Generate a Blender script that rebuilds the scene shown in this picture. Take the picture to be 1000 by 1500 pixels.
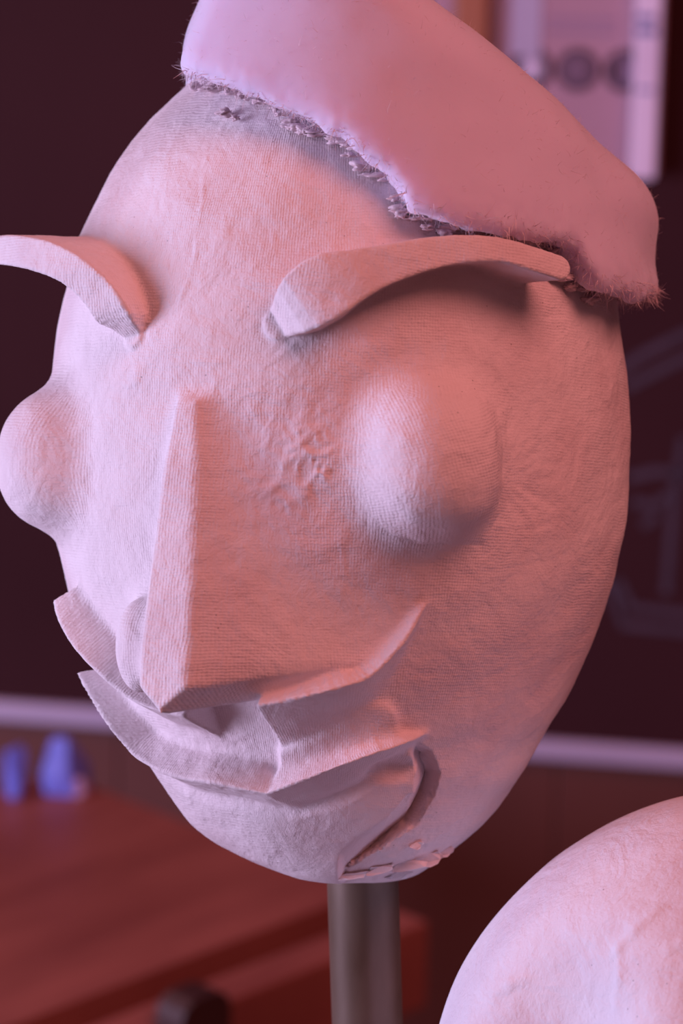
import bpy, bmesh, math, random
import numpy as np
from mathutils import Vector, Matrix

for o in list(bpy.data.objects):
    bpy.data.objects.remove(o, do_unlink=True)
scene = bpy.context.scene
COL = scene.collection
random.seed(7)
rng = np.random.RandomState(11)

# ------------------------------------------------------------------ camera
PX = 0.00036                     # metres per sculpting unit
DP = 4800.0                      # camera distance in sculpting units (1.73 m)
ROLL = math.radians(1.0)
PITCH = math.radians(16)
O = Vector((0.0, 0.0, 1.524))     # centre of the view, where the head stands
FWD = Vector((0, math.cos(PITCH), -math.sin(PITCH)))
_r0 = Vector((1, 0, 0)); _u0 = Vector((0, math.sin(PITCH), math.cos(PITCH)))
RIGHT = _r0 * math.cos(ROLL) + _u0 * math.sin(ROLL)
UP = _u0 * math.cos(ROLL) - _r0 * math.sin(ROLL)
CAMPOS = O - FWD * (DP * PX)
cam_data = bpy.data.cameras.new('camera')
cam = bpy.data.objects.new('camera', cam_data)
COL.objects.link(cam)
cam.matrix_world = Matrix((
    (RIGHT.x, UP.x, -FWD.x, CAMPOS.x),
    (RIGHT.y, UP.y, -FWD.y, CAMPOS.y),
    (RIGHT.z, UP.z, -FWD.z, CAMPOS.z),
    (0, 0, 0, 1)))
cam_data.sensor_fit = 'VERTICAL'
cam_data.sensor_height = 36.0
cam_data.sensor_width = 24.0
cam_data.lens = DP / 1500.0 * 36.0
cam_data.clip_start = 0.05
cam_data.dof.use_dof = True
cam_data.dof.focus_distance = (DP - 300) * PX
cam_data.dof.aperture_fstop = 6.4
scene.camera = cam

# ------------------------------------------------------------------ light
world = bpy.data.worlds.new('world')
scene.world = world
world.use_nodes = True
bg = world.node_tree.nodes['Background']
bg.inputs['Color'].default_value = (0.95, 0.40, 0.44, 1)
bg.inputs['Strength'].default_value = 0.10


def area(name, loc, target, size, size_y, power, col):
    l = bpy.data.lights.new(name, 'AREA')
    l.shape = 'RECTANGLE'
    l.size = size
    l.size_y = size_y
    l.energy = power
    l.color = col
    o = bpy.data.objects.new(name, l)
    COL.objects.link(o)
    o.location = loc
    d = Vector(target) - Vector(loc)
    o.rotation_euler = d.to_track_quat('-Z', 'Y').to_euler()
    return o


# daylight from tall windows on the left, tungsten room lamp up on the right
area('window_daylight', (-2.95, -0.55, 1.45), (0, 0, 1.45), 1.4, 1.6, 120, (0.74, 0.65, 1.0))
area('room_lamp', (1.2, -1.3, 3.9), (0, 0, 1.5), 1.5, 1.5, 58, (1.0, 0.31, 0.275))
area('table_fill_light', (-1.2, 1.5, 2.6), (-0.5, 1.3, 0.75), 0.5, 0.5, 6, (1.0, 0.60, 0.62))  # unseen fill added over the table, so its light falls off to the right

scene.view_settings.view_transform = 'Standard'
scene.view_settings.look = 'None'
scene.view_settings.exposure = 0.0
scene.view_settings.gamma = 1.0
scene.view_settings.use_curve_mapping = False


# ------------------------------------------------------------------ helpers
def ray(px, py):
    return (FWD * DP + RIGHT * (px - 500) + UP * (750 - py)) / DP


def at_depth(px, py, depth):
    return CAMPOS + ray(px, py) * depth


def on_plane(px, py, p0, n):
    d = ray(px, py)
    t = (p0 - CAMPOS).dot(n) / d.dot(n)
    return CAMPOS + d * t


def tag(o, label=None, cat=None, group=None, kind=None):
    if label: o['label'] = label
    if cat: o['category'] = cat
    if group: o['group'] = group
    if kind: o['kind'] = kind
    return o


def empty(name, loc, rz=0.0):
    o = bpy.data.objects.new(name, None)
    o.empty_display_size = 0.05
    COL.objects.link(o)
    o.location = loc
    o.rotation_euler = (0, 0, rz)
    return o


def mesh_obj(name, verts, faces, mat, parent=None, smooth=False):
    me = bpy.data.meshes.new(name)
    me.from_pydata([tuple(v) for v in verts], [], faces)
    me.update()
    if smooth:
        me.polygons.foreach_set('use_smooth', [True] * len(me.polygons))
    o = bpy.data.objects.new(name, me)
    COL.objects.link(o)
    if mat: me.materials.append(mat)
    if parent: o.parent = parent
    return o


def bm_obj(name, bm, mat, parent=None, smooth=False):
    me = bpy.data.meshes.new(name)
    bm.normal_update()
    bm.to_mesh(me)
    bm.free()
    if smooth:
        me.polygons.foreach_set('use_smooth', [True] * len(me.polygons))
    o = bpy.data.objects.new(name, me)
    COL.objects.link(o)
    if mat: me.materials.append(mat)
    if parent: o.parent = parent
    return o


def bm_box(bm, cx, cy, cz, sx, sy, sz, bevel=0.0, mat=None):
    r = bmesh.ops.create_cube(bm, size=1.0)
    vs = r['verts']
    bmesh.ops.scale(bm, vec=(sx, sy, sz), verts=vs)
    if bevel:
        es = list({e for v in vs for e in v.link_edges})
        g = bmesh.ops.bevel(bm, geom=es, offset=bevel, segments=2, affect='EDGES', profile=0.6)
        vs = list({v for f in g['faces'] for v in f.verts} | {v for v in vs if v.is_valid})
    if mat is not None:
        bmesh.ops.transform(bm, matrix=mat, verts=vs)
    bmesh.ops.translate(bm, vec=(cx, cy, cz), verts=vs)
    return vs


def box(name, c, s, mat, parent=None, bevel=0.0, rot=None):
    bm = bmesh.new()
    bm_box(bm, c[0], c[1], c[2], s[0], s[1], s[2], bevel, rot)
    return bm_obj(name, bm, mat, parent)


# ------------------------------------------------------------------ materials
def new_mat(name):
    m = bpy.data.materials.new(name)
    m.use_nodes = True
    nt = m.node_tree
    return m, nt, nt.nodes['Principled BSDF'], nt.nodes.new, nt.links.new


def noise_mat(name, c1, c2, scale=8, rough=0.6, stretch=(1, 1, 1), bump=0.1, metallic=0.0, detail=6,
              dist=0.01, lo=0.3, hi=0.7):
    m, nt, p, N, L = new_mat(name)
    tc = N('ShaderNodeTexCoord')
    mp = N('ShaderNodeMapping')
    mp.inputs['Scale'].default_value = stretch
    L(tc.outputs['Object'], mp.inputs['Vector'])
    nz = N('ShaderNodeTexNoise')
    nz.inputs['Scale'].default_value = scale
    nz.inputs['Detail'].default_value = detail
    L(mp.outputs['Vector'], nz.inputs['Vector'])
    rp = N('ShaderNodeValToRGB')
    rp.color_ramp.elements[0].position = lo
    rp.color_ramp.elements[1].position = hi
    rp.color_ramp.elements[0].color = (*c1, 1)
    rp.color_ramp.elements[1].color = (*c2, 1)
    L(nz.outputs['Fac'], rp.inputs['Fac'])
    L(rp.outputs['Color'], p.inputs['Base Color'])
    p.inputs['Roughness'].default_value = rough
    p.inputs['Metallic'].default_value = metallic
    if bump:
        b = N('ShaderNodeBump')
        b.inputs['Strength'].default_value = bump
        b.inputs['Distance'].default_value = dist
        L(nz.outputs['Fac'], b.inputs['Height'])
        L(b.outputs['Normal'], p.inputs['Normal'])
    return m


TS = 0.0005 / PX                  # texture scale follows the sculpture's size


def plaster_mat(name, weave=1.0, base=(0.80, 0.72, 0.74), stain=(0.70, 0.58, 0.60)):
    m, nt, p, N, L = new_mat(name)
    p.inputs['Roughness'].default_value = 0.85
    p.inputs['Specular IOR Level'].default_value = 0.25
    tc0 = N('ShaderNodeTexCoord')
    mpg = N('ShaderNodeMapping'); mpg.inputs['Scale'].default_value = (TS, TS, TS)
    L(tc0.outputs['Object'], mpg.inputs['Vector'])
    # broad stains
    n1 = N('ShaderNodeTexNoise'); n1.inputs['Scale'].default_value = 9; n1.inputs['Detail'].default_value = 7
    L(mpg.outputs['Vector'], n1.inputs['Vector'])
    r1 = N('ShaderNodeValToRGB')
    r1.color_ramp.elements[0].position = 0.34; r1.color_ramp.elements[0].color = (*stain, 1)
    r1.color_ramp.elements[1].position = 0.56; r1.color_ramp.elements[1].color = (*base, 1)
    L(n1.outputs['Fac'], r1.inputs['Fac'])
    # dark pin holes and specks
    vo = N('ShaderNodeTexVoronoi'); vo.inputs['Scale'].default_value = 120
    L(mpg.outputs['Vector'], vo.inputs['Vector'])
    rs = N('ShaderNodeValToRGB')
    rs.color_ramp.elements[0].position = 0.03; rs.color_ramp.elements[0].color = (0.45, 0.45, 0.45, 1)
    rs.color_ramp.elements[1].position = 0.10; rs.color_ramp.elements[1].color = (1, 1, 1, 1)
    L(vo.outputs['Distance'], rs.inputs['Fac'])
    n2 = N('ShaderNodeTexNoise'); n2.inputs['Scale'].default_value = 14; n2.inputs['Detail'].default_value = 2
    L(mpg.outputs['Vector'], n2.inputs['Vector'])
    r2 = N('ShaderNodeValToRGB')
    r2.color_ramp.elements[0].position = 0.52; r2.color_ramp.elements[1].position = 0.62
    L(n2.outputs['Fac'], r2.inputs['Fac'])
    mx = N('ShaderNodeMix'); mx.data_type = 'RGBA'; mx.blend_type = 'MULTIPLY'
    L(r2.outputs['Color'], mx.inputs['Factor'])
    L(r1.outputs['Color'], mx.inputs['A'])
    L(rs.outputs['Color'], mx.inputs['B'])
    L(mx.outputs['Result'], p.inputs['Base Color'])
    # woven gauze : two crossing thread waves on the sheet coordinates
    at = N('ShaderNodeAttribute'); at.attribute_name = 'sheet'
    nw = N('ShaderNodeTexNoise'); nw.inputs['Scale'].default_value = 0.02; nw.inputs['Detail'].default_value = 3
    L(at.outputs['Vector'], nw.inputs['Vector'])
    wob = N('ShaderNodeVectorMath'); wob.operation = 'MULTIPLY_ADD'
    wob.inputs[1].default_value = (9, 9, 0)
    L(nw.outputs['Color'], wob.inputs[0]); L(at.outputs['Vector'], wob.inputs[2])
    waves = []
    for d in ('X', 'Y'):
        w = N('ShaderNodeTexWave'); w.wave_type = 'BANDS'; w.bands_direction = d
        w.inputs['Scale'].default_value = 0.074
        w.inputs['Distortion'].default_value = 0.0
        L(wob.outputs['Vector'], w.inputs['Vector'])
        waves.append(w)
    ad = N('ShaderNodeMath'); ad.operation = 'ADD'
    L(waves[0].outputs['Fac'], ad.inputs[0]); L(waves[1].outputs['Fac'], ad.inputs[1])
    n3 = N('ShaderNodeTexNoise'); n3.inputs['Scale'].default_value = 11; n3.inputs['Detail'].default_value = 2
    L(mpg.outputs['Vector'], n3.inputs['Vector'])
    r3 = N('ShaderNodeValToRGB')
    r3.color_ramp.elements[0].position = 0.40; r3.color_ramp.elements[1].position = 0.60
    r3.color_ramp.elements[0].color = (0.15, 0.15, 0.15, 1)
    L(n3.outputs['Fac'], r3.inputs['Fac'])
    mu = N('ShaderNodeMath'); mu.operation = 'MULTIPLY'
    L(ad.outputs['Value'], mu.inputs[0]); L(r3.outputs['Color'], mu.inputs[1])
    b1 = N('ShaderNodeBump'); b1.inputs['Strength'].default_value = 0.22 * weave
    b1.inputs['Distance'].default_value = 0.0012 / TS
    L(mu.outputs['Value'], b1.inputs['Height'])
    # plaster grain and trowel ridges
    n4 = N('ShaderNodeTexNoise'); n4.inputs['Scale'].default_value = 85; n4.inputs['Detail'].default_value = 8
    n4.inputs['Roughness'].default_value = 0.65
    L(mpg.outputs['Vector'], n4.inputs['Vector'])
    b2 = N('ShaderNodeBump'); b2.inputs['Strength'].default_value = 0.60
    b2.inputs['Distance'].default_value = 0.0035 / TS
    L(n4.outputs['Fac'], b2.inputs['Height']); L(b1.outputs['Normal'], b2.inputs['Normal'])
    n5 = N('ShaderNodeTexNoise'); n5.inputs['Scale'].default_value = 22; n5.inputs['Detail'].default_value = 5
    n5.inputs['Distortion'].default_value = 1.2
    L(mpg.outputs['Vector'], n5.inputs['Vector'])
    b3 = N('ShaderNodeBump'); b3.inputs['Strength'].default_value = 0.36
    b3.inputs['Distance'].default_value = 0.008 / TS
    L(n5.outputs['Fac'], b3.inputs['Height']); L(b2.outputs['Normal'], b3.inputs['Normal'])
    L(b3.outputs['Normal'], p.inputs['Normal'])
    return m


M_plaster = plaster_mat('gauze_plaster')
M_smooth = plaster_mat('smooth_plaster', weave=0.0, base=(0.78, 0.74, 0.78), stain=(0.70, 0.64, 0.69))
M_board = noise_mat('blackboard_slate', (0.036, 0.0095, 0.0125), (0.045, 0.0125, 0.016), 3, 0.7, bump=0)
M_board.node_tree.nodes['Principled BSDF'].inputs['Specular IOR Level'].default_value = 0.12
M_chalk = noise_mat('chalk', (0.050, 0.030, 0.048), (0.070, 0.044, 0.068), 30, 0.9, bump=0)
M_tray = noise_mat('tray_paint', (0.42, 0.36, 0.52), (0.50, 0.43, 0.60), 3, 0.5, bump=0)
M_wain = noise_mat('wainscot_wood', (0.11, 0.036, 0.028), (0.15, 0.05, 0.04), 3, 0.5, (1, 1, 0.15), bump=0.05)
M_wood = noise_mat('table_wood', (0.23, 0.062, 0.052), (0.36, 0.112, 0.09), 4, 0.5, (1.0, 4.0, 1), bump=0.05)
M_trim = noise_mat('orange_wood', (0.30, 0.10, 0.05), (0.42, 0.15, 0.08), 5, 0.5, (1, 1, 0.1), bump=0.05)
M_floor = noise_mat('floor_boards', (0.10, 0.035, 0.03), (0.16, 0.055, 0.045), 4, 0.5, (6, 0.4, 1), bump=0.05)
M_dark = noise_mat('dark_wood', (0.035, 0.012, 0.012), (0.06, 0.02, 0.02), 5, 0.5, bump=0.05)
M_poster = noise_mat('poster_paper', (0.38, 0.22, 0.29), (0.46, 0.27, 0.35), 5, 0.7, bump=0)
M_pwhite = noise_mat('poster_white', (0.70, 0.58, 0.78), (0.80, 0.68, 0.88), 12, 0.6, bump=0)
M_pdark = noise_mat('poster_print', (0.045, 0.02, 0.035), (0.07, 0.03, 0.05), 20, 0.8, bump=0)
M_pblue = noise_mat('poster_blue_print', (0.16, 0.17, 0.38), (0.22, 0.22, 0.45), 20, 0.8, bump=0)
M_pmid = noise_mat('poster_grey_print', (0.30, 0.19, 0.30), (0.36, 0.23, 0.35), 20, 0.8, bump=0)
M_blue = noise_mat('blue_paper', (0.10, 0.13, 0.60), (0.22, 0.24, 0.80), 14, 0.5, bump=0.1)
M_pinkpaper = noise_mat('pink_paper', (0.45, 0.28, 0.45), (0.55, 0.36, 0.52), 14, 0.6, bump=0.1)
M_pole = noise_mat('worn_pipe', (0.085, 0.052, 0.032), (0.20, 0.145, 0.11), 26, 0.42, (1, 1, 0.3), bump=0.15,
                   metallic=0.3, detail=9, dist=0.002)


def hat_mat():
    m, nt, p, N, L = new_mat('polyester_wadding')
    tc = N('ShaderNodeTexCoord')
    n1 = N('ShaderNodeTexNoise'); n1.inputs['Scale'].default_value = 5; n1.inputs['Detail'].default_value = 5
    L(tc.outputs['Object'], n1.inputs['Vector'])
    r1 = N('ShaderNodeValToRGB')
    r1.color_ramp.elements[0].position = 0.3; r1.color_ramp.elements[0].color = (0.57, 0.515, 0.68, 1)
    r1.color_ramp.elements[1].position = 0.7; r1.color_ramp.elements[1].color = (0.69, 0.625, 0.80, 1)
    L(n1.outputs['Fac'], r1.inputs['Fac'])
    L(r1.outputs['Color'], p.inputs['Base Color'])
    p.inputs['Roughness'].default_value = 0.7
    p.inputs['Specular IOR Level'].default_value = 0.2
    p.inputs['Subsurface Weight'].default_value = 0.6
    p.inputs['Subsurface Radius'].default_value = (0.03, 0.02, 0.022)
    p.inputs['Subsurface Scale'].default_value = 0.8
    p.inputs['Sheen Weight'].default_value = 0.25
    n2 = N('ShaderNodeTexNoise'); n2.inputs['Scale'].default_value = 55; n2.inputs['Detail'].default_value = 8
    L(tc.outputs['Object'], n2.inputs['Vector'])
    b = N('ShaderNodeBump'); b.inputs['Strength'].default_value = 0.10; b.inputs['Distance'].default_value = 0.004
    L(n2.outputs['Fac'], b.inputs['Height'])
    L(b.outputs['Normal'], p.inputs['Normal'])
    return m


M_hat = hat_mat()
M_fluff = noise_mat('wadding_fibre', (0.55, 0.40, 0.42), (0.75, 0.62, 0.66), 60, 0.6, bump=0)

# ================================================================== SETTING
YAW = math.radians(9)                       # the wall runs towards the camera on the right
wdir = Vector((math.cos(YAW), -math.sin(YAW), 0))
wn = Vector((-math.sin(YAW), -math.cos(YAW), 0))   # towards the room
wp0 = CAMPOS + Vector((0, 3.55, 0))
wp0.z = 0
WROT = Matrix.Rotation(-YAW, 4, 'Z')


def wall_uv(px, py, off=0.0):
    p = on_plane(px, py, wp0 + wn * off, wn)
    d = p - wp0
    return d.dot(wdir), p.z


def wall_box(name, u0, u1, z0, z1, off, th, mat, parent=None, bevel=0.0):
    c = wp0 + wdir * ((u0 + u1) / 2) + wn * (off + th / 2)
    c.z = (z0 + z1) / 2
    if parent is not None:
        c = c - parent.location
    return box(name, c, (u1 - u0, th, z1 - z0), mat, parent, bevel, WROT)


tag(box('floor', (0, 2.2, -0.05), (9, 11, 0.1), M_floor), kind='structure')
wall = tag(wall_box('wall_back', -2.6, 2.6, 0, 3.0, -0.15, 0.15, M_wain), kind='structure')
uL, zT0 = wall_uv(500, 1038)
# wainscot boards below the chalk tray
wz = wall_uv(500, 1080)[1]
for i in range(20):
    u = -2.55 + i * 0.255
    wall_box('wainscot_board', u, u + 0.2543, 0.10, wz, 0.0, 0.012, M_wain, wall, 0.003)
tag(wall_box('baseboard_back', -2.55, 2.55, 0.0, 0.10, 0.0, 0.03, M_dark), kind='structure')

bb = empty('blackboard', wp0 + Vector((0, 0, wz)))
tag(bb, 'dark blackboard with faint chalk lines above a pale chalk ledge', 'blackboard')
wall_box('writing_surface', -2.3, 2.3, wz + 0.02, 2.1, 0.0, 0.02, M_board, bb)
tray = wall_box('chalk_ledge', -2.3, 2.3, wz, wz + 0.024, 0.0, 0.03, M_tray, bb, 0.005)
tray['label'] = 'pale lavender painted chalk ledge'


def stroke(name, pts, wid, mat, parent, off):
    # chalk line drawn on the board; pts measured on the board
    p2 = []
    for a in pts:
        u, z = wall_uv(a[0], a[1], off)
        p2.append(Vector((u, z)))
    vs, fs = [], []
    for i, p in enumerate(p2):
        a = p2[max(i - 1, 0)]; b = p2[min(i + 1, len(p2) - 1)]
        t = (b - a).normalized(); n = Vector((-t.y, t.x))
        for s in (-1, 1):
            q = p + n * (wid / 2 * s)
            for oo in (off, off + 0.0012):
                w = wp0 + wdir * q.x + wn * oo
                w.z = q.y
                vs.append(w - parent.location)
    for i in range(len(p2) - 1):
        k = i * 4
        a = [k, k + 1, k + 3, k + 2]
        b = [k + 4, k + 5, k + 7, k + 6]
        for j in range(4):
            fs.append((a[j], a[(j + 1) % 4], b[(j + 1) % 4], b[j]))
    fs.append((0, 2, 3, 1))
    e = (len(p2) - 1) * 4
    fs.append((e, e + 1, e + 3, e + 2))
    return mesh_obj(name, vs, fs, mat, parent)


for pts in ([(905, 545), (940, 520), (1000, 490), (1060, 470)], [(915, 568), (960, 545), (1000, 525), (1060, 500)],
            [(920, 700), (960, 690), (1010, 695)], [(1000, 640), (985, 750), (975, 870)],
            [(925, 735), (960, 740), (985, 720)], [(905, 850), (925, 890), (1010, 900), (1080, 905)],
            [(890, 850), (912, 915), (1010, 925), (1080, 930)], [(960, 752), (955, 760), (940, 770)]):
    stroke('chalk_line', pts, 0.010, M_chalk, bb, 0.0202)

# vertical wooden board divider and its painted strip
u0, _ = wall_uv(672, 30); u1, _ = wall_uv(722, 30)
tag(wall_box('trim_1', u0, u1, wz + 0.03, 2.1, 0.021, 0.03, M_trim, None, 0.004), kind='structure')
u0, _ = wall_uv(636, 20); u1, _ = wall_uv(671, 20)
tag(wall_box('trim_2', u0, u1, wz + 0.03, 2.1, 0.021, 0.02, M_poster, None, 0.003), kind='structure')

# poster with three printed rings
pu0, _ = wall_uv(724, 100); pu1, pz0 = wall_uv(966, 246)
poster = empty('wall_poster', wp0 + wdir * ((pu0 + pu1) / 2) + Vector((0, 0, pz0)) + wn * 0.03)
tag(poster, 'pale lavender wall chart with three dark rings on the blackboard', 'poster')
wall_box('sheet', pu0, pu1, pz0, 2.0, 0.025, 0.006, M_poster, poster)
a, _ = wall_uv(930, 150); b, _ = wall_uv(968, 150)
e = wall_box('edge_strip', a, b, pz0 - 0.004, 2.0, 0.031, 0.022, M_pwhite, poster, 0.003)
e['label'] = 'bright white edge strip'
a, _ = wall_uv(752, 60); b, _ = wall_uv(796, 60)
_, zz = wall_uv(770, 76)
wall_box('pale_panel', a, b, zz, 2.0, 0.031, 0.0015, M_tray, poster)
a, _ = wall_uv(724, 60); b, _ = wall_uv(742, 60)
wall_box('pale_panel', a, b, pz0, 2.0, 0.031, 0.0015, M_pblue, poster).data.materials[0] = M_tray
for yy in (18, 34):
    a, z1 = wall_uv(805, yy); b, _ = wall_uv(905, yy)
    wall_box('printed_line', a, b, z1 - 0.005, z1, 0.031, 0.001, M_pmid, poster)
for (y0, y1, xx) in ((12, 22, 965), (30, 42, 966), (118, 124, 962)):
    a, z1 = wall_uv(938, y0); b, z0 = wall_uv(xx, y1)
    wall_box('printed_mark', a, b, z0, z1, 0.053, 0.001, M_pblue, poster)


def disc(name, px, py, r0, r1, off, mat, parent, dx=0.0, dz=0.0):
    u, z = wall_uv(px, py, off)
    n = 32
    vs, fs = [], []
    for i in range(n):
        a = 2 * math.pi * i / n
        for r in (r0, r1):
            for oo in (off, off + 0.001):
                w = wp0 + wdir * (u + dx + r * math.cos(a)) + wn * oo
                w.z = z + dz + r * math.sin(a)
                vs.append(w - parent.location)
    for i in range(n):
        k = i * 4; j = ((i + 1) % n) * 4
        fs += [(k + 1, k + 3, j + 3, j + 1), (k + 2, k, j, j + 2), (k + 3, k + 2, j + 2, j + 3), (k, k + 1, j + 1, j)]
    return mesh_obj(name, vs, fs, mat, parent)


RS = 3.5 / DP
for i, (px, py) in enumerate(((778, 100), (846, 102), (915, 104))):
    disc('printed_ring', px, py, 18 * RS, 31 * RS, 0.0312, M_pdark, poster)
    disc('ring_field', px, py, 0.0001, 18 * RS, 0.0311, (M_tray, M_pmid, M_pmid)[i], poster)
    if i:
        disc('ring_centre', px, py, 0.0001, 10 * RS, 0.0325, M_pdark, poster, -6 * RS * (i - 1))
    else:
        disc('ring_centre', px, py, 0.0001, 10 * RS, 0.0325, M_pwhite, poster, 3 * RS)

# ------------------------------------------------------------------ table, bench, chair
TH = 0.75
ZN = Vector((0, 0, 1))


def on_height(px, py, z):
    return on_plane(px, py, Vector((0, 0, z)), ZN)


pa = on_height(50, 1490, TH); pb = on_height(470, 1330, TH)
ed = (pb - pa); ed.z = 0; ed.normalize()               # along the front edge, away to the right
el = Vector((-ed.y, ed.x, 0))                          # across the table, away to the left
trz = math.atan2(ed.y, ed.x)
cA = on_height(62, 1138, TH); cB = on_height(530, 1306, TH)
far = max((cB - pa).dot(ed), (cA - pa).dot(ed))
tw = (cA - pa).dot(el)
t0 = pa - ed * 0.9
tl = far + 0.9
tbl = empty('work_table', (t0.x, t0.y, 0), trz)
tag(tbl, 'red-brown wooden workbench with a dark trough and front rail', 'table')
nb = 4
for i in range(nb):
    w = tw / nb
    box('plank', (tl / 2, w * (i + 0.5), TH - 0.02), (tl, w - 0.0006, 0.04), M_wood, tbl, 0.0006)
# tool trough and rail along the front
rl = (on_height(580, 1330, TH) - t0).dot(ed)
rail_in = -(on_height(330, 1425, TH) - pa).dot(el); rail_out = -(on_height(345, 1462, TH) - pa).dot(el)
box('trough_floor', (rl / 2, -rail_in / 2, TH - 0.07), (rl, rail_in, 0.02), M_dark, tbl)
box('rail', (rl / 2, -(rail_in + rail_out) / 2, TH - 0.045), (rl, rail_out - rail_in, 0.09), M_wood, tbl, 0.004)
box('apron', (tl / 2, 0.012, TH - 0.11), (tl - 0.06, 0.022, 0.14), M_dark, tbl)
box('apron', (tl / 2, tw - 0.04, TH - 0.10), (tl - 0.06, 0.022, 0.12), M_dark, tbl)
for x in (0.06, tl - 0.06):
    for y in (0.06, tw - 0.06):
        box('leg', (x, y, (TH - 0.04) / 2), (0.07, 0.07, TH - 0.04), M_dark, tbl, 0.006)
# dark rounded vise jaw in front of the rail
vp = on_plane(286, 1452, t0 - el * (rail_out + 0.02), el) - t0
vx = vp.dot(ed); vz = vp.z + t0.z
bm = bmesh.new()
prof = [(-0.03, vz - 0.16)] + [(-0.03 + 0.02 * (1 - math.cos(a)), vz - 0.02 + 0.02 * math.sin(a)) for a in np.linspace(0, math.pi / 2, 6)] + \
       [(0.03 - 0.02 * (1 - math.cos(a)), vz - 0.02 + 0.02 * math.sin(a)) for a in np.linspace(math.pi / 2, 0, 6)] + [(0.03, vz - 0.16)]
f1 = [bm.verts.new((vx + x, -rail_out - 0.035, z)) for x, z in prof]
f2 = [bm.verts.new((vx + x, -rail_out - 0.001, z)) for x, z in prof]
bm.faces.new(f1); bm.faces.new(list(reversed(f2)))
for i in range(len(prof)):
    j = (i + 1) % len(prof)
    bm.faces.new((f1[j], f1[i], f2[i], f2[j]))
vj = bm_obj('vise_jaw', bm, M_dark, tbl)
vj['label'] = 'dark rounded wooden vise jaw'


# crumpled blue and pink papers on the far end of the table
def crumple(name, px, py, w, d, h, mat, lab, seed):
    p = on_height(px, py, TH)
    bm = bmesh.new()
    bmesh.ops.create_icosphere(bm, subdivisions=4, radius=1.0)
    r = np.random.RandomState(seed)
    pl = r.normal(size=(26, 3)); pl /= np.linalg.norm(pl, axis=1)[:, None]
    ds = r.uniform(0.62, 1.0, 26)
    for v in bm.verts:
        n = np.array(v.co)
        c = pl @ n
        t = np.min(np.where(c > 0.05, ds / np.maximum(c, 0.05), 9))
        q = n * min(t, 1.0)
        v.co = (q[0] * w / 2, q[1] * d / 2, max(q[2], -0.55) * h / 1.5)
    zmin = min(v.co.z for v in bm.verts)
    for v in bm.verts: v.co.z -= zmin
    o = bm_obj(name, bm, mat)
    o.location = (p.x, p.y, TH + 0.0005)
    tag(o, lab, 'paper')
    return o


# ================================================================== SCULPTED HEAD
AX = -3.0                     # vertical axis of the egg in sculpting units
PHI0 = math.radians(-28)      # the face looks this far to the left
FX, FZ = math.sin(PHI0), math.cos(PHI0)
_prof = np.array([(34, 0), (42, 60), (60, 122), (90, 178), (130, 228), (200, 297), (260, 337), (330, 371), (430, 402),
                  (560, 420), (650, 424), (760, 420), (850, 402), (930, 374), (1040, 322), (1140, 262), (1210, 206),
                  (1250, 162), (1285, 108), (1320, 50), (1340, 0)], float)
_py = np.arange(30, 1345, 1.0)
_r = np.interp(_py, _prof[:, 0], _prof[:, 1])
_k = np.exp(-0.5 * (np.arange(-45, 46) / 16.0) ** 2); _k /= _k.sum()
_rs = np.convolve(np.pad(_r, 45, mode='edge'), _k, mode='valid')
_fade = np.clip((_py - 60) / 60, 0, 1)
_rs = _rs * _fade + _r * (1 - _fade)
_dr = np.gradient(_rs)


def base(P):
    py = 750 - P[:, 1]
    rho = np.hypot(P[:, 0] - AX, P[:, 2])
    r = np.interp(py, _py, _rs)
    dr = np.interp(py, _py, _dr)
    d = (rho - r) / np.sqrt(1 + np.minimum(dr * dr, 9))
    return np.maximum(d, np.maximum(28 - py, py - 1345))


def chart(P):
    """face sheet coordinates: arc length from the face midline, height, lift off the egg"""
    phi = np.arctan2(P[:, 0] - AX, P[:, 2]) - PHI0
    phi = (phi + np.pi) % (2 * np.pi) - np.pi
    return 420 * phi, P[:, 1]


def lift(px, py, h=0.0):
    """place a sculpting point h above the egg"""
    w = np.arange(760, -220, -1.0)
    k = 1 - w / DP
    P = np.stack([(px - 500) * k, (750 - py) * k, w], 1)
    d = base(P)
    i = np.argmax(d <= h) if (d <= h).any() else np.argmin(d)
    return P[i]


def ch_pt(px, py, h=0.0):
    P = lift(px, py, h)[None]
    s, y = chart(P)
    return float(s[0]), float(y[0])


def smin(a, b, k):
    h = np.clip(0.5 + 0.5 * (b - a) / k, 0, 1)
    return b + (a - b) * h - k * h * (1 - h)


def smax(a, b, k):
    return -smin(-a, -b, k)


def poly_q(s, y, pts):
    """nearest point on a polyline: signed offset (left of travel positive), station parameter, distance"""
    best = np.full(s.shape, 1e9); q = np.zeros_like(s); tt = np.zeros_like(s)
    n = len(pts) - 1
    for i in range(n):
        ax, ay = pts[i]; bx, by = pts[i + 1]
        dx, dy = bx - ax, by - ay
        l = math.hypot(dx, dy)
        t = ((s - ax) * dx + (y - ay) * dy) / (l * l)
        tc = np.clip(t, 0, 1)
        ex = s - (ax + tc * dx); ey = y - (ay + tc * dy)
        d = np.hypot(ex, ey)
        cr = (dx * ey - dy * ex)
        qq = np.sign(cr) * d
        t2 = tc
        if i == 0:
            qq = np.where(t < 0, cr / l, qq); t2 = np.where(t < 0, t * l / 100.0, t2)
        if i == n - 1:
            qq = np.where(t > 1, cr / l, qq); t2 = np.where(t > 1, 1 + (t - 1) * l / 100.0, t2)
        m = d < best
        best = np.where(m, d, best)
        q = np.where(m, qq, q)
        tt = np.where(m, i + t2, tt)
    return q, tt, best


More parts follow.
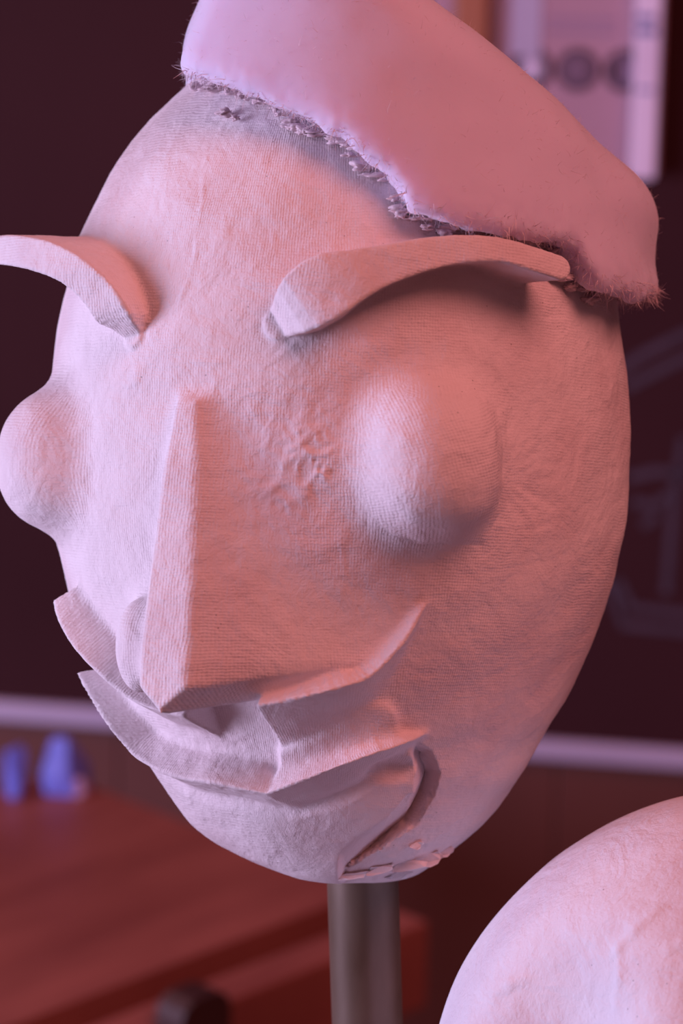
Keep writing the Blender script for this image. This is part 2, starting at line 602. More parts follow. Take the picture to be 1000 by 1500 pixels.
def resample(pts, vals, n):
    """catmull-rom through stations"""
    P = np.array(pts, float); V = np.array(vals, float)
    A = np.concatenate([P, V], 1)
    A = np.concatenate([2 * A[:1] - A[1:2], A, 2 * A[-1:] - A[-2:-1]])
    out = []
    m = len(P) - 1
    for t in np.linspace(0, m, n):
        i = min(int(t), m - 1); f = t - i
        p0, p1, p2, p3 = A[i], A[i + 1], A[i + 2], A[i + 3]
        out.append(0.5 * ((2 * p1) + (-p0 + p2) * f + (2 * p0 - 5 * p1 + 4 * p2 - p3) * f * f + (-p0 + 3 * p1 - 3 * p2 + p3) * f ** 3))
    out = np.array(out)
    return out[:, :2], out[:, 2:]


# ---- eyebrows : thick arched bars; stations (px, py, lift, half height)
def brow_track(st):
    pts = [ch_pt(a, b, h * 0.9) for a, b, h, w in st]
    vals = [(h, w) for a, b, h, w in st]
    return resample(pts, vals, 22)


BROW_R = brow_track([(408, 474, 4, 20), (436, 448, 52, 38), (478, 419, 62, 43), (520, 402, 62, 34), (570, 386, 60, 26),
                     (640, 369, 64, 21), (720, 365, 76, 17), (780, 381, 86, 17), (814, 392, 86, 17)])
BROW_L = brow_track([(194, 492, 4, 16), (166, 462, 42, 27), (142, 426, 58, 25), (102, 391, 78, 22), (60, 373, 94, 22),
                     (20, 366, 108, 21), (-28, 366, 122, 19)])


def local(fn):
    """evaluate a strip only near its own track"""
    def g(h, s, y, track, *a):
        pts = track[0]
        m = (s > pts[:, 0].min() - 140) & (s < pts[:, 0].max() + 140) & (y > pts[:, 1].min() - 140) & \
            (y < pts[:, 1].max() + 200) & (np.abs(h) < 190)
        out = np.full(s.shape, 140.0)
        if m.any():
            out[m] = fn(h[m], s[m], y[m], track, *a)
        return out
    return g


@local
def brow(h, s, y, track):
    pts, vals = track
    q, t, d = poly_q(s, y, pts)
    i = np.arange(len(pts))
    H = np.interp(t, i, vals[:, 0]); W = np.interp(t, i, vals[:, 1])
    return smax(d - W, smax(h - H, -(h + 30), 3), 3)


# ---- eyes
def eye_params(side, dth=0.0, y=62):
    th = PHI0 + side * math.radians(44) + dth
    rc = 388.0
    return np.array([AX + rc * math.sin(th), y, rc * math.cos(th)]), th


def eye(P, side):
    c, th = eye_params(side, 0.02, 62 if side > 0 else 68)
    d = P - c
    out = d[:, 0] * math.sin(th) + d[:, 2] * math.cos(th)
    tan = d[:, 0] * math.cos(th) - d[:, 2] * math.sin(th)
    vv = np.where(d[:, 1] > 0, d[:, 1] / 114, d[:, 1] / 100)
    a = np.abs(tan / 98) ** 2.4 + np.abs(vv) ** 2.4 + np.abs(out / 119) ** 2.4
    a = np.maximum(a, 1e-9) ** (1 / 2.4)
    return (a - 1) * 106


# ---- nose
def nose(P):
    x = P[:, 0] - AX; z = P[:, 2]; y = P[:, 1]
    b = x * FX + z * FZ
    a = x * FZ - z * FX
    ky = [-272, -200, -45, 60, 139, 175]
    bf = np.interp(y, ky, [506, 500, 474, 458, 442, 424])
    hw = np.interp(y, ky, [37, 36, 30, 25, 16, 8])
    bb_ = np.interp(y, ky, [330, 345, 392, 400, 404, 400])
    Ar = np.interp(y, ky, [182, 196, 142, 95, 44, 20])
    Al = np.interp(y, ky, [100, 118, 56, 42, 28, 16])
    A = np.where(a > 0, Ar, Al)
    t = (bf - b) / np.maximum(bf - bb_, 1)
    am = hw + (A - hw) * np.clip(t, -1, 2.5)
    m = (A - hw) / np.maximum(bf - bb_, 1)
    ds = (np.abs(a) - am) / np.sqrt(1 + m * m)
    df = b - bf
    dbot = (-273 + 0.16 * (506 - b)) - y
    d = smax(ds, df, 6)
    d2 = smax(d, dbot, 5)
    d2 = smax(d2, (ds + dbot) * 0.7071 + 28, 4)
    d2 = np.maximum(d2, 300 - b)
    return smax(d2, y - 150 - (bf - b) * 0.3, 6)


# ---- lips : tent profile bars; stations (lower root, ridge with lift, upper root)
def lip_track(st, n=26):
    B = [ch_pt(s[0][0], s[0][1], 0) for s in st]
    R = [ch_pt(s[1][0], s[1][1], s[2]) for s in st]
    T = [ch_pt(s[3][0], s[3][1], 0) for s in st]
    vals = []
    for i in range(len(st)):
        j0 = max(i - 1, 0); j1 = min(i + 1, len(st) - 1)
        dx = B[j1][0] - B[j0][0]; dy = B[j1][1] - B[j0][1]
        l = math.hypot(dx, dy); nx, ny = -dy / l, dx / l
        qr = (R[i][0] - B[i][0]) * nx + (R[i][1] - B[i][1]) * ny
        W = (T[i][0] - B[i][0]) * nx + (T[i][1] - B[i][1]) * ny
        qr = max(qr, 6); W = max(W, qr + 10)
        vals.append((st[i][2], qr, W))
    return resample(B, vals, n)


UP_R = lip_track([((402, 1108), (384, 1032), 92, (372, 965)),
                  ((455, 1094), (440, 1020), 90, (445, 975)),
                  ((518, 1064), (503, 1003), 80, (500, 952)),
                  ((562, 1024), (550, 977), 62, (536, 922)),
                  ((600, 954), (594, 932), 38, (572, 892)),
                  ((620, 904), (618, 896), 18, (602, 872)),
                  ((630, 884), (628, 879), 3, (616, 866))])


def track(rows, n):
    """stations in sheet coordinates: s, y, lift, ridge height, width"""
    R = np.array(rows, float)
    return resample(R[:, :2], R[:, 2:], n)


UP_L = track([(-352, -196, 42, 88, 128), (-330, -212, 48, 84, 124), (-290, -236, 54, 72, 112), (-235, -262, 58, 60, 100), (-170, -288, 62, 46, 90),
              (-110, -306, 64, 40, 86), (-20, -318, 66, 38, 82)], 24)
CUT_R = ch_pt(388, 1060, 60)[0]
CUT_L = ch_pt(274, 1056, 60)[0]

_lr = lip_track([((423, 1188), (416, 1160), 58, (420, 1112)),
                 ((490, 1174), (490, 1126), 56, (490, 1096)),
                 ((546, 1143), (555, 1099), 48, (548, 1076)),
                 ((590, 1110), (598, 1086), 32, (588, 1064)),
                 ((612, 1094), (614, 1080), 14, (606, 1064)),
                 ((626, 1084), (626, 1074), 3, (618, 1062))], 14)
_ll = track([(-352, -250, 42, 34, 52), (-325, -284, 46, 40, 64), (-290, -328, 49, 45, 76), (-240, -376, 51, 46, 84), (-170, -398, 53, 42, 88),
             (-90, -406, 55, 36, 86), (-30, -407, 56, 34, 84), (_lr[0][0][0] - 30, _lr[0][0][1], 58, 34, 82)], 24)
LOW = (np.concatenate([_ll[0], _lr[0]]), np.concatenate([_ll[1], _lr[1]]))
# chin: raised pad that ends in a curved side face below the corner of the mouth
ARC = [ch_pt(*p) for p in ((605, 1084), (630, 1100), (643, 1131), (635, 1163), (610, 1205), (562, 1240), (508, 1270))]
ARC.append((ARC[-1][0] - 6, ARC[-1][1] - 120))
S_CH = ch_pt(262, 1185)[0]


@local
def low_side(h, s, y, track):
    return poly_q(s, y, track[0])[0]


def chin_lift(h, s, y):
    out = np.zeros_like(s)
    m = (y < -290) & (np.abs(h) < 150) & (s > S_CH - 10) & (s < ARC[2][0] + 30)
    if not m.any(): return out
    q, t, d = poly_q(s[m], y[m], ARC)
    wd = np.interp(t, [0, 1, 2, 3, 4, 5, 6, 7], [16, 44, 72, 80, 78, 54, 36, 36])
    u = np.clip(-q / wd, 0, 1)
    ql = poly_q(s[m], y[m], LOW[0])[0]
    v = np.clip(0.5 - ql / 24, 0, 1) * np.clip((s[m] - S_CH) / 90, 0, 1)
    carve = np.where(q < 0, -34 * (1 - u), 0) * np.clip((6.2 - t) / 1.2, 0, 1) * np.clip(t + 0.4, 0, 1)
    out[m] = (10 * u + carve) * v
    return out


@local
def lip(h, s, y, track, gap=None):
    pts, vals = track
    q, t, d = poly_q(s, y, pts)
    i = np.arange(len(pts))
    H = np.interp(t, i, vals[:, 0]); Q = np.interp(t, i, vals[:, 1]); W = np.interp(t, i, vals[:, 2])
    H2 = H + 14
    m1 = H2 / Q; m2 = H2 / (W - Q)
    d1 = (h + 14 - m1 * q) / np.sqrt(1 + m1 * m1)
    d2 = (h + 14 - m2 * (W - q)) / np.sqrt(1 + m2 * m2)
    r = smax(d1, d2, 5)
    # beyond the ends of the strip (overshoot is stored in hundredths)
    n = len(pts) - 1
    if gap == 'R':
        r = smax(r, (CUT_R - s), 4)
    else:
        r = smax(r, -t * 100, 4)
    if gap == 'L':
        r = smax(r, (s - CUT_L), 4)
    else:
        r = smax(r, (t - n) * 100, 4)
    return np.where(d > 200, np.maximum(r, 60), np.maximum(r, -(h + 40)))


def ellip(P, c, r):
    d = (P - np.array(c)) / np.array(r)
    n = np.sqrt((d * d).sum(1))
    return (n - 1) * min(r)


POCK = lift(585, 1132, 22)
WING = lift(206, 945, 40)
FILL_A = [ch_pt(425, 1138, 0), ch_pt(500, 1104, 0), ch_pt(550, 1072, 0)]
SOCK_R = lift(455, 700, 40)
PARTS = ['face_shell', 'nose', 'eyeball', 'eyeball', 'eyebrow', 'eyebrow', 'upper_lip', 'upper_lip', 'lower_lip']


def head(P, want_part=False):
    h = base(P)
    s, y = chart(P)
    # gentle lumps of the hand laid plaster
    d = h + 1.6 * np.sin(P[:, 0] * 0.031 + 1.7 * np.sin(P[:, 1] * 0.017)) * np.sin(P[:, 1] * 0.027 + P[:, 2] * 0.022) \
          + 1.2 * np.sin(P[:, 0] * 0.011 - P[:, 1] * 0.045 + 2) * np.sin(P[:, 2] * 0.05)
    dn = nose(P)
    de = [eye(P, 1), eye(P, -1)]
    db = [brow(h, s, y, BROW_R), brow(h, s, y, BROW_L)]
    du = [lip(h, s, y, UP_R, 'R'), lip(h, s, y, UP_L, 'L')]
    dl = lip(h, s, y, LOW)
    d = d - chin_lift(h, s, y)
    f = d
    dn = smin(dn, ellip(P, WING, (34, 64, 46)), 26)
    f = smin(f, dn, 24)
    for e_ in de: f = smin(f, e_, 40)
    for e_ in du: f = smin(f, e_, 9)
    f = smin(f, dl, 9)
    # ledge filling the right half of the mouth, pocket at the corner under the lower lip
    q, t, dd = poly_q(s, y, FILL_A)
    f = smin(f, smax(smax(dd - 34, h - 16 + 4 * t, 8), CUT_R - s, 4), 24)
    f = smax(f, -ellip(P, POCK, (44, 20, 34)), 10)
    for e_ in db: f = smin(f, e_, 8)
    # open neck
    cut = (P[:, 1] - (750 - 1284)) * -1 + 0.10 * (P[:, 0] - 30) * -1 * 0.6
    f = smax(f, cut, 14)
    # jaw runs up diagonally on the left
    f = smax(f, -(P[:, 0] + 172) * 0.40 - (P[:, 1] + 486) * 0.917, 22)
    if want_part:
        A = np.stack([d - 0.5, dn + 2, de[0] + 7, de[1] + 7, db[0], db[1], du[0], du[1], dl])
        return np.argmin(A, 0)
    return f


VOX = 3.6


def polygonise(fn, lo, hi, vox, blk=8):
    """surface nets on the narrow band of a distance function"""
    lo = np.array(lo, float); hi = np.array(hi, float)
    nb = np.ceil((hi - lo) / (vox * blk)).astype(int)
    n = nb * blk + 1
    ax = [lo[i] + (np.arange(nb[i]) + 0.5) * vox * blk for i in range(3)]
    C = np.stack(np.meshgrid(*ax, indexing='ij'), -1).reshape(-1, 3)
    fc = fn(C)
    act = np.abs(fc) < vox * blk * 1.7
    G = np.repeat(np.repeat(np.repeat((fc.reshape(nb) * 1.0).astype(np.float32), blk, 0), blk, 1), blk, 2)
    G = np.pad(G, ((0, 1), (0, 1), (0, 1)), mode='edge')
    bi = np.argwhere(act.reshape(nb))
    loc = np.stack(np.meshgrid(*[np.arange(blk + 1)] * 3, indexing='ij'), -1).reshape(-1, 3)
    for c0 in range(0, len(bi), 500):
        b = bi[c0:c0 + 500]
        I = (b[:, None, :] * blk + loc[None]).reshape(-1, 3)
        G[I[:, 0], I[:, 1], I[:, 2]] = fn(lo + I * vox)
    ins = G < 0
    cnt = np.zeros(tuple(n - 1), np.uint8)
    for dx in (0, 1):
        for dy in (0, 1):
            for dz in (0, 1):
                cnt += ins[dx:n[0] - 1 + dx, dy:n[1] - 1 + dy, dz:n[2] - 1 + dz]
    cells = np.argwhere((cnt > 0) & (cnt < 8))
    del cnt
    dims = n - 1
    key = (cells[:, 0] * dims[1] + cells[:, 1]) * dims[2] + cells[:, 2]      # sorted
    acc = np.zeros((len(cells), 3)); num = np.zeros(len(cells))
    cor = [(a, b, c) for a in (0, 1) for b in (0, 1) for c in (0, 1)]
    V = {c: G[cells[:, 0] + c[0], cells[:, 1] + c[1], cells[:, 2] + c[2]] for c in cor}
    for c in cor:
        for k in range(3):
            if c[k] == 0:
                e = list(c); e[k] = 1; e = tuple(e)
                va, vb = V[c], V[e]
                m = (va < 0) != (vb < 0)
                t = np.where(m, va / np.where(m, va - vb, 1), 0)
                p = np.array(c, float)[None] + np.zeros((len(cells), 3))
                p[:, k] = t
                acc[m] += p[m]; num[m] += 1
    verts = lo + (cells + acc / num[:, None]) * vox
    quads = []
    for k in range(3):
        a1, a2 = (k + 1) % 3, (k + 2) % 3
        sl0 = [slice(None)] * 3; sl1 = [slice(None)] * 3
        sl0[k] = slice(0, n[k] - 1); sl1[k] = slice(1, n[k])
        A = ins[tuple(sl0)]; B = ins[tuple(sl1)]
        E = np.argwhere(A != B)
        E = E[(E[:, a1] > 0) & (E[:, a2] > 0) & (E[:, a1] < n[a1] - 1) & (E[:, a2] < n[a2] - 1)]
        flip = A[E[:, 0], E[:, 1], E[:, 2]]
        idx = []
        for (o1, o2) in ((1, 1), (0, 1), (0, 0), (1, 0)):
            c = E.copy(); c[:, a1] -= o1; c[:, a2] -= o2
            kk = (c[:, 0] * dims[1] + c[:, 1]) * dims[2] + c[:, 2]
            idx.append(np.searchsorted(key, kk))
        Q = np.stack(idx, 1)
        Q[~flip] = Q[~flip][:, ::-1]
        quads.append(Q)
    return verts, np.concatenate(quads)


def grad(fn, P, e=1.0):
    g = 0
    for k in ((1, 1, 1), (1, -1, -1), (-1, 1, -1), (-1, -1, 1)):      # tetrahedral differences
        k = np.array(k, float)
        g = g + fn(P + k * e * 0.577)[:, None] * k
    l = np.linalg.norm(g, axis=1)[:, None]
    return g / np.maximum(l, 1e-6), l / (2.309 * e)


def project(fn, P, it=2, lim=2.0):
    for _ in range(it):
        g, l = grad(fn, P)
        P = P - g * np.clip(fn(P) / np.maximum(l[:, 0], 0.3), -lim, lim)[:, None]
    return P


def vnoise(P, scale, seed=0):
    """smooth lattice noise in numpy, -1..1"""
    q = P / scale + 1000.0
    i = np.floor(q).astype(np.int64); f = q - i
    f = f * f * (3 - 2 * f)
    out = 0
    for a in (0, 1):
        for b in (0, 1):
            for c in (0, 1):
                hsh = (i[:, 0] + a) * 73856093 ^ (i[:, 1] + b) * 19349663 ^ (i[:, 2] + c) * 83492791 ^ (seed * 2654435)
                hsh = (hsh * 1103515245 + 12345) & 0x7fffffff
                hsh = ((hsh >> 7) * 16807) & 0x7fffffff
                v = (hsh & 0xffff) / 32768.0 - 1
                out = out + v * (f[:, 0] if a else 1 - f[:, 0]) * (f[:, 1] if b else 1 - f[:, 1]) * (f[:, 2] if c else 1 - f[:, 2])
    return out


ORIG = O                                   # sculpting origin in the world


def to_world(P):
    R = np.array(RIGHT); U = np.array(UP); F = np.array(FWD)
    return np.array(ORIG) + (P[:, :1] * R + P[:, 1:2] * U - P[:, 2:3] * F) * PX


def rot_world(Nn):
    R = np.array(RIGHT); U = np.array(UP); F = np.array(FWD)
    return Nn[:, :1] * R + Nn[:, 1:2] * U - Nn[:, 2:3] * F


def np_mesh(name, V, Q, mat, parent, origin, attr=None, normals=None):
    me = bpy.data.meshes.new(name)
    nq = len(Q); k = Q.shape[1]
    me.vertices.add(len(V)); me.loops.add(nq * k); me.polygons.add(nq)
    me.vertices.foreach_set('co', (V - np.array(origin)).astype(np.float32).ravel())
    me.loops.foreach_set('vertex_index', Q.astype(np.int32).ravel())
    me.polygons.foreach_set('loop_start', np.arange(0, nq * k, k, dtype=np.int32))
    me.polygons.foreach_set('loop_total', np.full(nq, k, np.int32))
    me.polygons.foreach_set('use_smooth', np.ones(nq, bool))
    me.update(calc_edges=True)
    me.validate()
    if attr is not None:
        a = me.attributes.new('sheet', 'FLOAT_VECTOR', 'POINT')
        a.data.foreach_set('vector', attr.astype(np.float32).ravel())
    if normals is not None:
        me.normals_split_custom_set_from_vertices([tuple(x) for x in normals])
    me.materials.append(mat)
    o = bpy.data.objects.new(name, me)
    COL.objects.link(o)
    o.parent = parent
    return o


def vert_normals(V, Q):
    nf = np.cross(V[Q[:, 2]] - V[Q[:, 0]], V[Q[:, 3]] - V[Q[:, 1]])
    N = np.zeros_like(V)
    for k in range(4):
        for c in range(3):
            N[:, c] += np.bincount(Q[:, k], nf[:, c], len(V))
    return N / np.maximum(np.linalg.norm(N, axis=1)[:, None], 1e-9)


HV, HQ = polygonise(head, (-560, -580, -470), (490, 735, 640), VOX)
HV = project(head, HV, 1)
G0, _ = grad(head, HV)
part = head(HV, True)
hs, hy = chart(HV)
hh = base(HV)


def blob(px, py, h, r):
    c = lift(px, py, h)
    return np.exp(-(((HV - c) ** 2).sum(1)) / (2 * r * r))


# plaster crumbs, torn gauze ridges and wrinkles in the hollows
crumb = np.clip(blob(425, 650, 20, 46) + blob(440, 720, 10, 34) + 0.35 * blob(425, 515, 10, 26) + 0.8 * blob(188, 560, 10, 26) +
                0.7 * blob(215, 462, 10, 24) + 0.5 * blob(300, 580, 10, 26) + 0.5 * blob(640, 885, 0, 26) +
                0.8 * blob(600, 1245, 0, 50) + 0.5 * blob(330, 1100, 30, 40) + 0.6 * blob(345, 165, 0, 26), 0, 1)
wq = HV + 16 * np.stack([vnoise(HV, 30, 51), vnoise(HV, 30, 52), vnoise(HV, 30, 53)], 1)
rid = 1 - np.abs(vnoise(wq, 24, 13)) * 2
rid2 = 1 - np.abs(vnoise(wq, 12, 15)) * 2
disp = crumb * (3.0 * np.clip(rid - 0.35 + 0.6 * vnoise(HV, 34, 6), 0, 1) ** 1.5 + 2.6 * np.clip(rid2 - 0.3 + 0.8 * vnoise(HV, 26, 7), 0, 1))
disp += 1.1 * vnoise(HV, 70, 1) + 0.7 * vnoise(HV, 30, 2) + 0.35 * vnoise(HV, 12, 4)
# radiating pleats beside the right eye and a few overlap seams of the gauze strips
ce = lift(735, 700, 10)
dx = HV - ce
ang = np.arctan2(dx[:, 1], dx[:, 0]); rr = np.linalg.norm(dx, axis=1)
disp += 1.7 * (vnoise(np.stack([np.cos(ang) * 60, np.sin(ang) * 60, rr * 0.25], 1), 9, 8)) * np.exp(-((rr - 70) / 42) ** 2) * (np.cos(ang) > -0.3)


def seam(pts, amp, wid):
    q, t, d = poly_q(hs, hy, [ch_pt(*p) for p in pts])
    return amp * np.exp(-(d + 0) ** 2 / (2 * wid * wid)) * (0.5 + 0.5 * np.clip(vnoise(HV, 18, 9) * 2, -1, 1))


for pts, amp in (([(305, 215), (298, 300), (285, 380), (262, 450)], 3.2), ([(200, 225), (250, 222), (300, 232)], 2.0),
                 ([(215, 535), (300, 530), (390, 535), (440, 500)], 2.6), ([(400, 340), (402, 420), (398, 450)], 1.6),
                 ([(430, 575), (500, 555), (600, 545)], 2.2), ([(700, 780), (780, 775), (860, 740)], -2.2),
                 ([(760, 470), (790, 500), (800, 530)], 2.0), ([(850, 560), (860, 640), (835, 720)], 1.6),
                 ([(520, 1165), (500, 1200), (470, 1250)], -2.0), ([(690, 840), (760, 830), (860, 800)], -1.8),
                 ([(722, 600), (729, 680), (724, 760), (704, 800)], -5.0), ([(562, 778), (620, 798), (700, 798)], -4.0),
                 ([(650, 470), (655, 500), (648, 540)], 2.4), ([(500, 800), (505, 850), (490, 900)], 2.0), ([(720, 560), (690, 600), (700, 640)], 2.0),
                 ([(640, 1010), (720, 990), (800, 960)], -1.4), ([(690, 1120), (740, 1100), (790, 1060)], 1.4)):
    disp += seam(pts, amp * 0.5, 2.6)
HV = HV + G0 * disp[:, None]
NW = vert_normals(HV, HQ)
# sheet coordinates of the gauze: around the head, or outwards on steep sides
tx, tz = np.cos(np.arctan2(HV[:, 0] - AX, HV[:, 2])), -np.sin(np.arctan2(HV[:, 0] - AX, HV[:, 2]))
nt_ = np.abs(G0[:, 0] * tx + G0[:, 2] * tz)
ny_ = np.abs(G0[:, 1])
bfor = (HV[:, 0] - AX) * FX + HV[:, 2] * FZ
U_ = np.where(nt_ > 0.75, bfor, hs)
V_ = np.where(ny_ > 0.75, bfor, hy)
rotp = np.where(part == 4, 0.15, np.where(part == 2, -0.25, 0.03))
SHEET = np.stack([U_ * np.cos(rotp) - V_ * np.sin(rotp), U_ * np.sin(rotp) + V_ * np.cos(rotp), np.zeros(len(HV))], 1)

HW = to_world(HV)
NWW = rot_world(NW)
neck = to_world(np.array([[32.0, -536.0, 10.0]]))[0]
hd = empty('carnival_head', neck)
tag(hd, 'big white plaster gauze head with long nose and arched brows on a pole', 'sculpture')
fp = part[HQ]
fpart = np.array([np.bincount(r, minlength=9).argmax() for r in fp]) if len(fp) < 1 else np.sort(fp, 1)[:, 1]
for k in range(9):
    sel = HQ[fpart == k]
    if len(sel) == 0: continue
    u, inv = np.unique(sel, return_inverse=True)
    o = np_mesh(PARTS[k], HW[u], inv.reshape(-1, 4), M_plaster, hd, neck, SHEET[u], NWW[u])

# ------------------------------------------------------------------ wadding cap
seam_px = [(268, 112), (300, 124), (345, 134), (400, 162), (435, 190), (500, 215), (560, 262), (592, 318), (650, 336),
           (730, 348), (800, 372), (830, 425), (884, 440)]
sp = []
for a, b in seam_px:
    P = lift(a, b, 0)
    sp.append((math.atan2(P[0] - AX, P[2]), P[1]))
sp = sorted(sp)
sphi = np.array([p[0] for p in sp]); sY = np.array([p[1] for p in sp])
sphi = np.concatenate([sphi, [math.radians(130), math.radians(180), math.radians(230), sphi[0] + 2 * math.pi]])
sY = np.concatenate([sY, [330, 400, 520, sY[0]]])
sphi = np.concatenate([sphi - 2 * math.pi, sphi]); sY = np.concatenate([sY, sY])
tphi = np.radians([-180, -90, -60, -30, 0, 30, 60, 90, 140, 180])
tT = np.array([66, 44, 38, 44, 52, 60, 66, 64, 64, 66.])


def cap_seam(P):
    phi = np.arctan2(P[:, 0] - AX, P[:, 2])
    return np.interp(phi, sphi, sY), phi


def cap(P):
    ys, phi = cap_seam(P)
    T = np.interp(phi, tphi, tT)
    h = base(np.stack([P[:, 0], smin(P[:, 1], 600.0, 200), P[:, 2]], 1))
    f = smax(h - T, (ys + 16 - P[:, 1] - 0.5 * np.clip(h, -20, 90)) * 0.8, 42)
    f = smin(f, ellip(P, np.array([340., 440., 10.]), (122, 112, 170)), 40)
    # the top slopes down to the right
    f = smax(f, (P[:, 0] - 290) * 0.555 + (P[:, 1] - 604) * 0.832, 70)
    f = smax(f, P[:, 1] - 800, 60)
    # left side leans inwards towards the top
    f = smax(f, -(P[:, 0] + 222) * 0.93 + (P[:, 1] - 650) * 0.37, 30)
    # upright crown of the cap
    a = np.array([-50., 700., 40.]); b = np.array([-10., 900., 20.])
    ba = b - a
    t = np.clip(((P - a) @ ba) / (ba @ ba), 0, 1)
    c = np.linalg.norm(P - (a + t[:, None] * ba), axis=1) - (150 - 12 * t)
    f = smin(f, c, 50)
    # left lobe
    f = smin(f, ellip(P, lift(345, 78, -10), (66, 58, 120)), 34)
    return f


CV, CQ = polygonise(cap, (-420, 150, -560), (580, 1080, 520), 5.0)
CV = project(cap, CV, 2)
CG, _ = grad(cap, CV)
ysc, _ = cap_seam(CV)
near = np.exp(-np.clip((CV[:, 1] - ysc), 0, 400) / 26.0)
CV = CV + CG * (3.0 * vnoise(CV, 110, 21) + 1.2 * vnoise(CV, 45, 22) + near * (6 * vnoise(CV, 60, 25) + 4 * vnoise(CV, 24, 23) + 3.5 * vnoise(CV, 11, 24)))[:, None]
CN = vert_normals(CV, CQ)
# fold pulled in towards the join
fa, fb = lift(438, 196, 40), lift(402, 104, 46)
ba = fb - fa
tq = np.clip(((CV - fa) @ ba) / (ba @ ba), 0, 1)
dq = np.linalg.norm(CV - (fa + tq[:, None] * ba), axis=1)
CV = CV - CG * (13 * (1 - tq) * np.exp(-dq ** 2 / (2 * 20.0 ** 2)))[:, None]
capo = np_mesh('wadding_cap', to_world(CV), CQ, M_hat, hd, neck, None, None)
capo['label'] = 'soft white wadding cap with frayed lower edge'

# frayed fibres and torn tufts along the lower edge of the cap (too many to count)
fv, ff = [], []


def fibre(p, d, ln, wd):
    side = np.cross(d, rng.normal(size=3)); side /= max(np.linalg.norm(side), 1e-6)
    bend = rng.normal(size=3) * 0.8
    pts = [p, p + d * ln * 0.35 + bend * ln * 0.12, p + d * ln * 0.7 + bend * ln * 0.4, p + d * ln + bend * ln * 0.9]
    k = len(fv)
    for i, q in enumerate(pts):
        w = wd * (1 - 0.25 * i)
        fv.append(q - side * w); fv.append(q + side * w)
    for i in range(3):
        ff.append((k + 2 * i, k + 2 * i + 1, k + 2 * i + 3, k + 2 * i + 2))


dens = np.where((CV[:, 1] - ysc) < 22, 1.0, 0.0) * (CV[:, 2] > -200)
vis = np.nonzero(dens)[0]
for i in rng.choice(vis, 5200):
    d = CG[i] + rng.normal(size=3) * 0.7 + np.array([0, -0.5, 0]); d /= np.linalg.norm(d)
    fibre(CV[i], d, rng.uniform(4, 12), rng.uniform(0.25, 0.7))
# fine fuzz over the whole cap
allv = np.nonzero(CV[:, 2] > -250)[0]
for i in rng.choice(allv, 5000):
    d = CG[i] * 0.6 + rng.normal(size=3) * 0.6; d /= np.linalg.norm(d)
    fibre(CV[i], d, rng.uniform(3, 8), rng.uniform(0.15, 0.3))
fo = np_mesh('frayed_fibre', to_world(np.array(fv)), np.array(ff), M_fluff, capo, neck)
fo['kind'] = 'stuff'

# torn tufts of wadding in the join
tufts = [(330, 165, 8), (345, 172, 6)]
for k in range(70):
    t = rng.uniform(0.6, len(seam_px) - 1.2); i = int(t); f = t - i
    tufts.append((seam_px[i][0] * (1 - f) + seam_px[i + 1][0] * f + rng.uniform(-8, 8),
                  seam_px[i][1] * (1 - f) + seam_px[i + 1][1] * f + rng.uniform(-12, 8), rng.uniform(3, 9)))
for (a, b, r) in tufts:
    c = lift(a, b, 8)
    bm = bmesh.new()
    bmesh.ops.create_icosphere(bm, subdivisions=3, radius=1.0)
    V = np.array([v.co[:] for v in bm.verts])
    nn = 1 + 0.75 * vnoise(V * 30 + c, 16, 31) + 0.5 * vnoise(V * 30 + c, 8, 32)
    sc = np.array([rng.uniform(0.9, 2.2), rng.uniform(0.35, 0.8), 0.7]) * r
    W = to_world(V * nn[:, None] * sc + c)
    for v, w in zip(bm.verts, W): v.co = Vector(w - neck)
    bm_obj('torn_tuft', bm, M_fluff, hd, True)

# torn flaps of gauze around the neck opening
for i, (a, b, w, h_) in enumerate(((520, 1282, 22, 5), (556, 1274, 22, 7), (596, 1268, 24, 9), (630, 1258, 20, 9), (610, 1238, 10, 5),
                                   (584, 1282, 18, 6), (655, 1248, 12, 6))):
    c = lift(a, b, 4)
    bm = bmesh.new()
    n = 12
    top, bot = [], []
    for j in range(n):
        an = 2 * math.pi * j / n
        rj = 1 + 0.3 * rng.uniform(-1, 1)
        x = math.cos(an) * w * rj; y = math.sin(an) * h_ * rj + 0.22 * math.cos(an) * w
        z = 5 * rng.uniform(-1, 1)
        q = to_world(np.array([[c[0] + x, c[1] + y, c[2] + z + 5]]))[0] - neck
        q2 = to_world(np.array([[c[0] + x, c[1] + y, c[2] + z - 3]]))[0] - neck
        top.append(bm.verts.new(q)); bot.append(bm.verts.new(q2))
    bm.faces.new(top); bm.faces.new(list(reversed(bot)))
    for j in range(n):
        k = (j + 1) % n
        bm.faces.new((top[k], top[j], bot[j], bot[k]))
    bm_obj('torn_flap', bm, M_smooth, hd)

# ------------------------------------------------------------------ pole
ptop = to_world(np.array([[30.0, -505.0, 10.0]]))[0]
pt = Vector(ptop)
pl_ = on_plane(538, 1500, pt, Vector((0, 1, 0)))
dr_ = (pl_ - pt).normalized()
foot = pt + dr_ * ((0.012 - pt.z) / dr_.z)
pole = empty('head_stand', (foot.x, foot.y, 0))
tag(pole, 'worn brown metal pipe stand holding up the big-nosed head', 'stand')


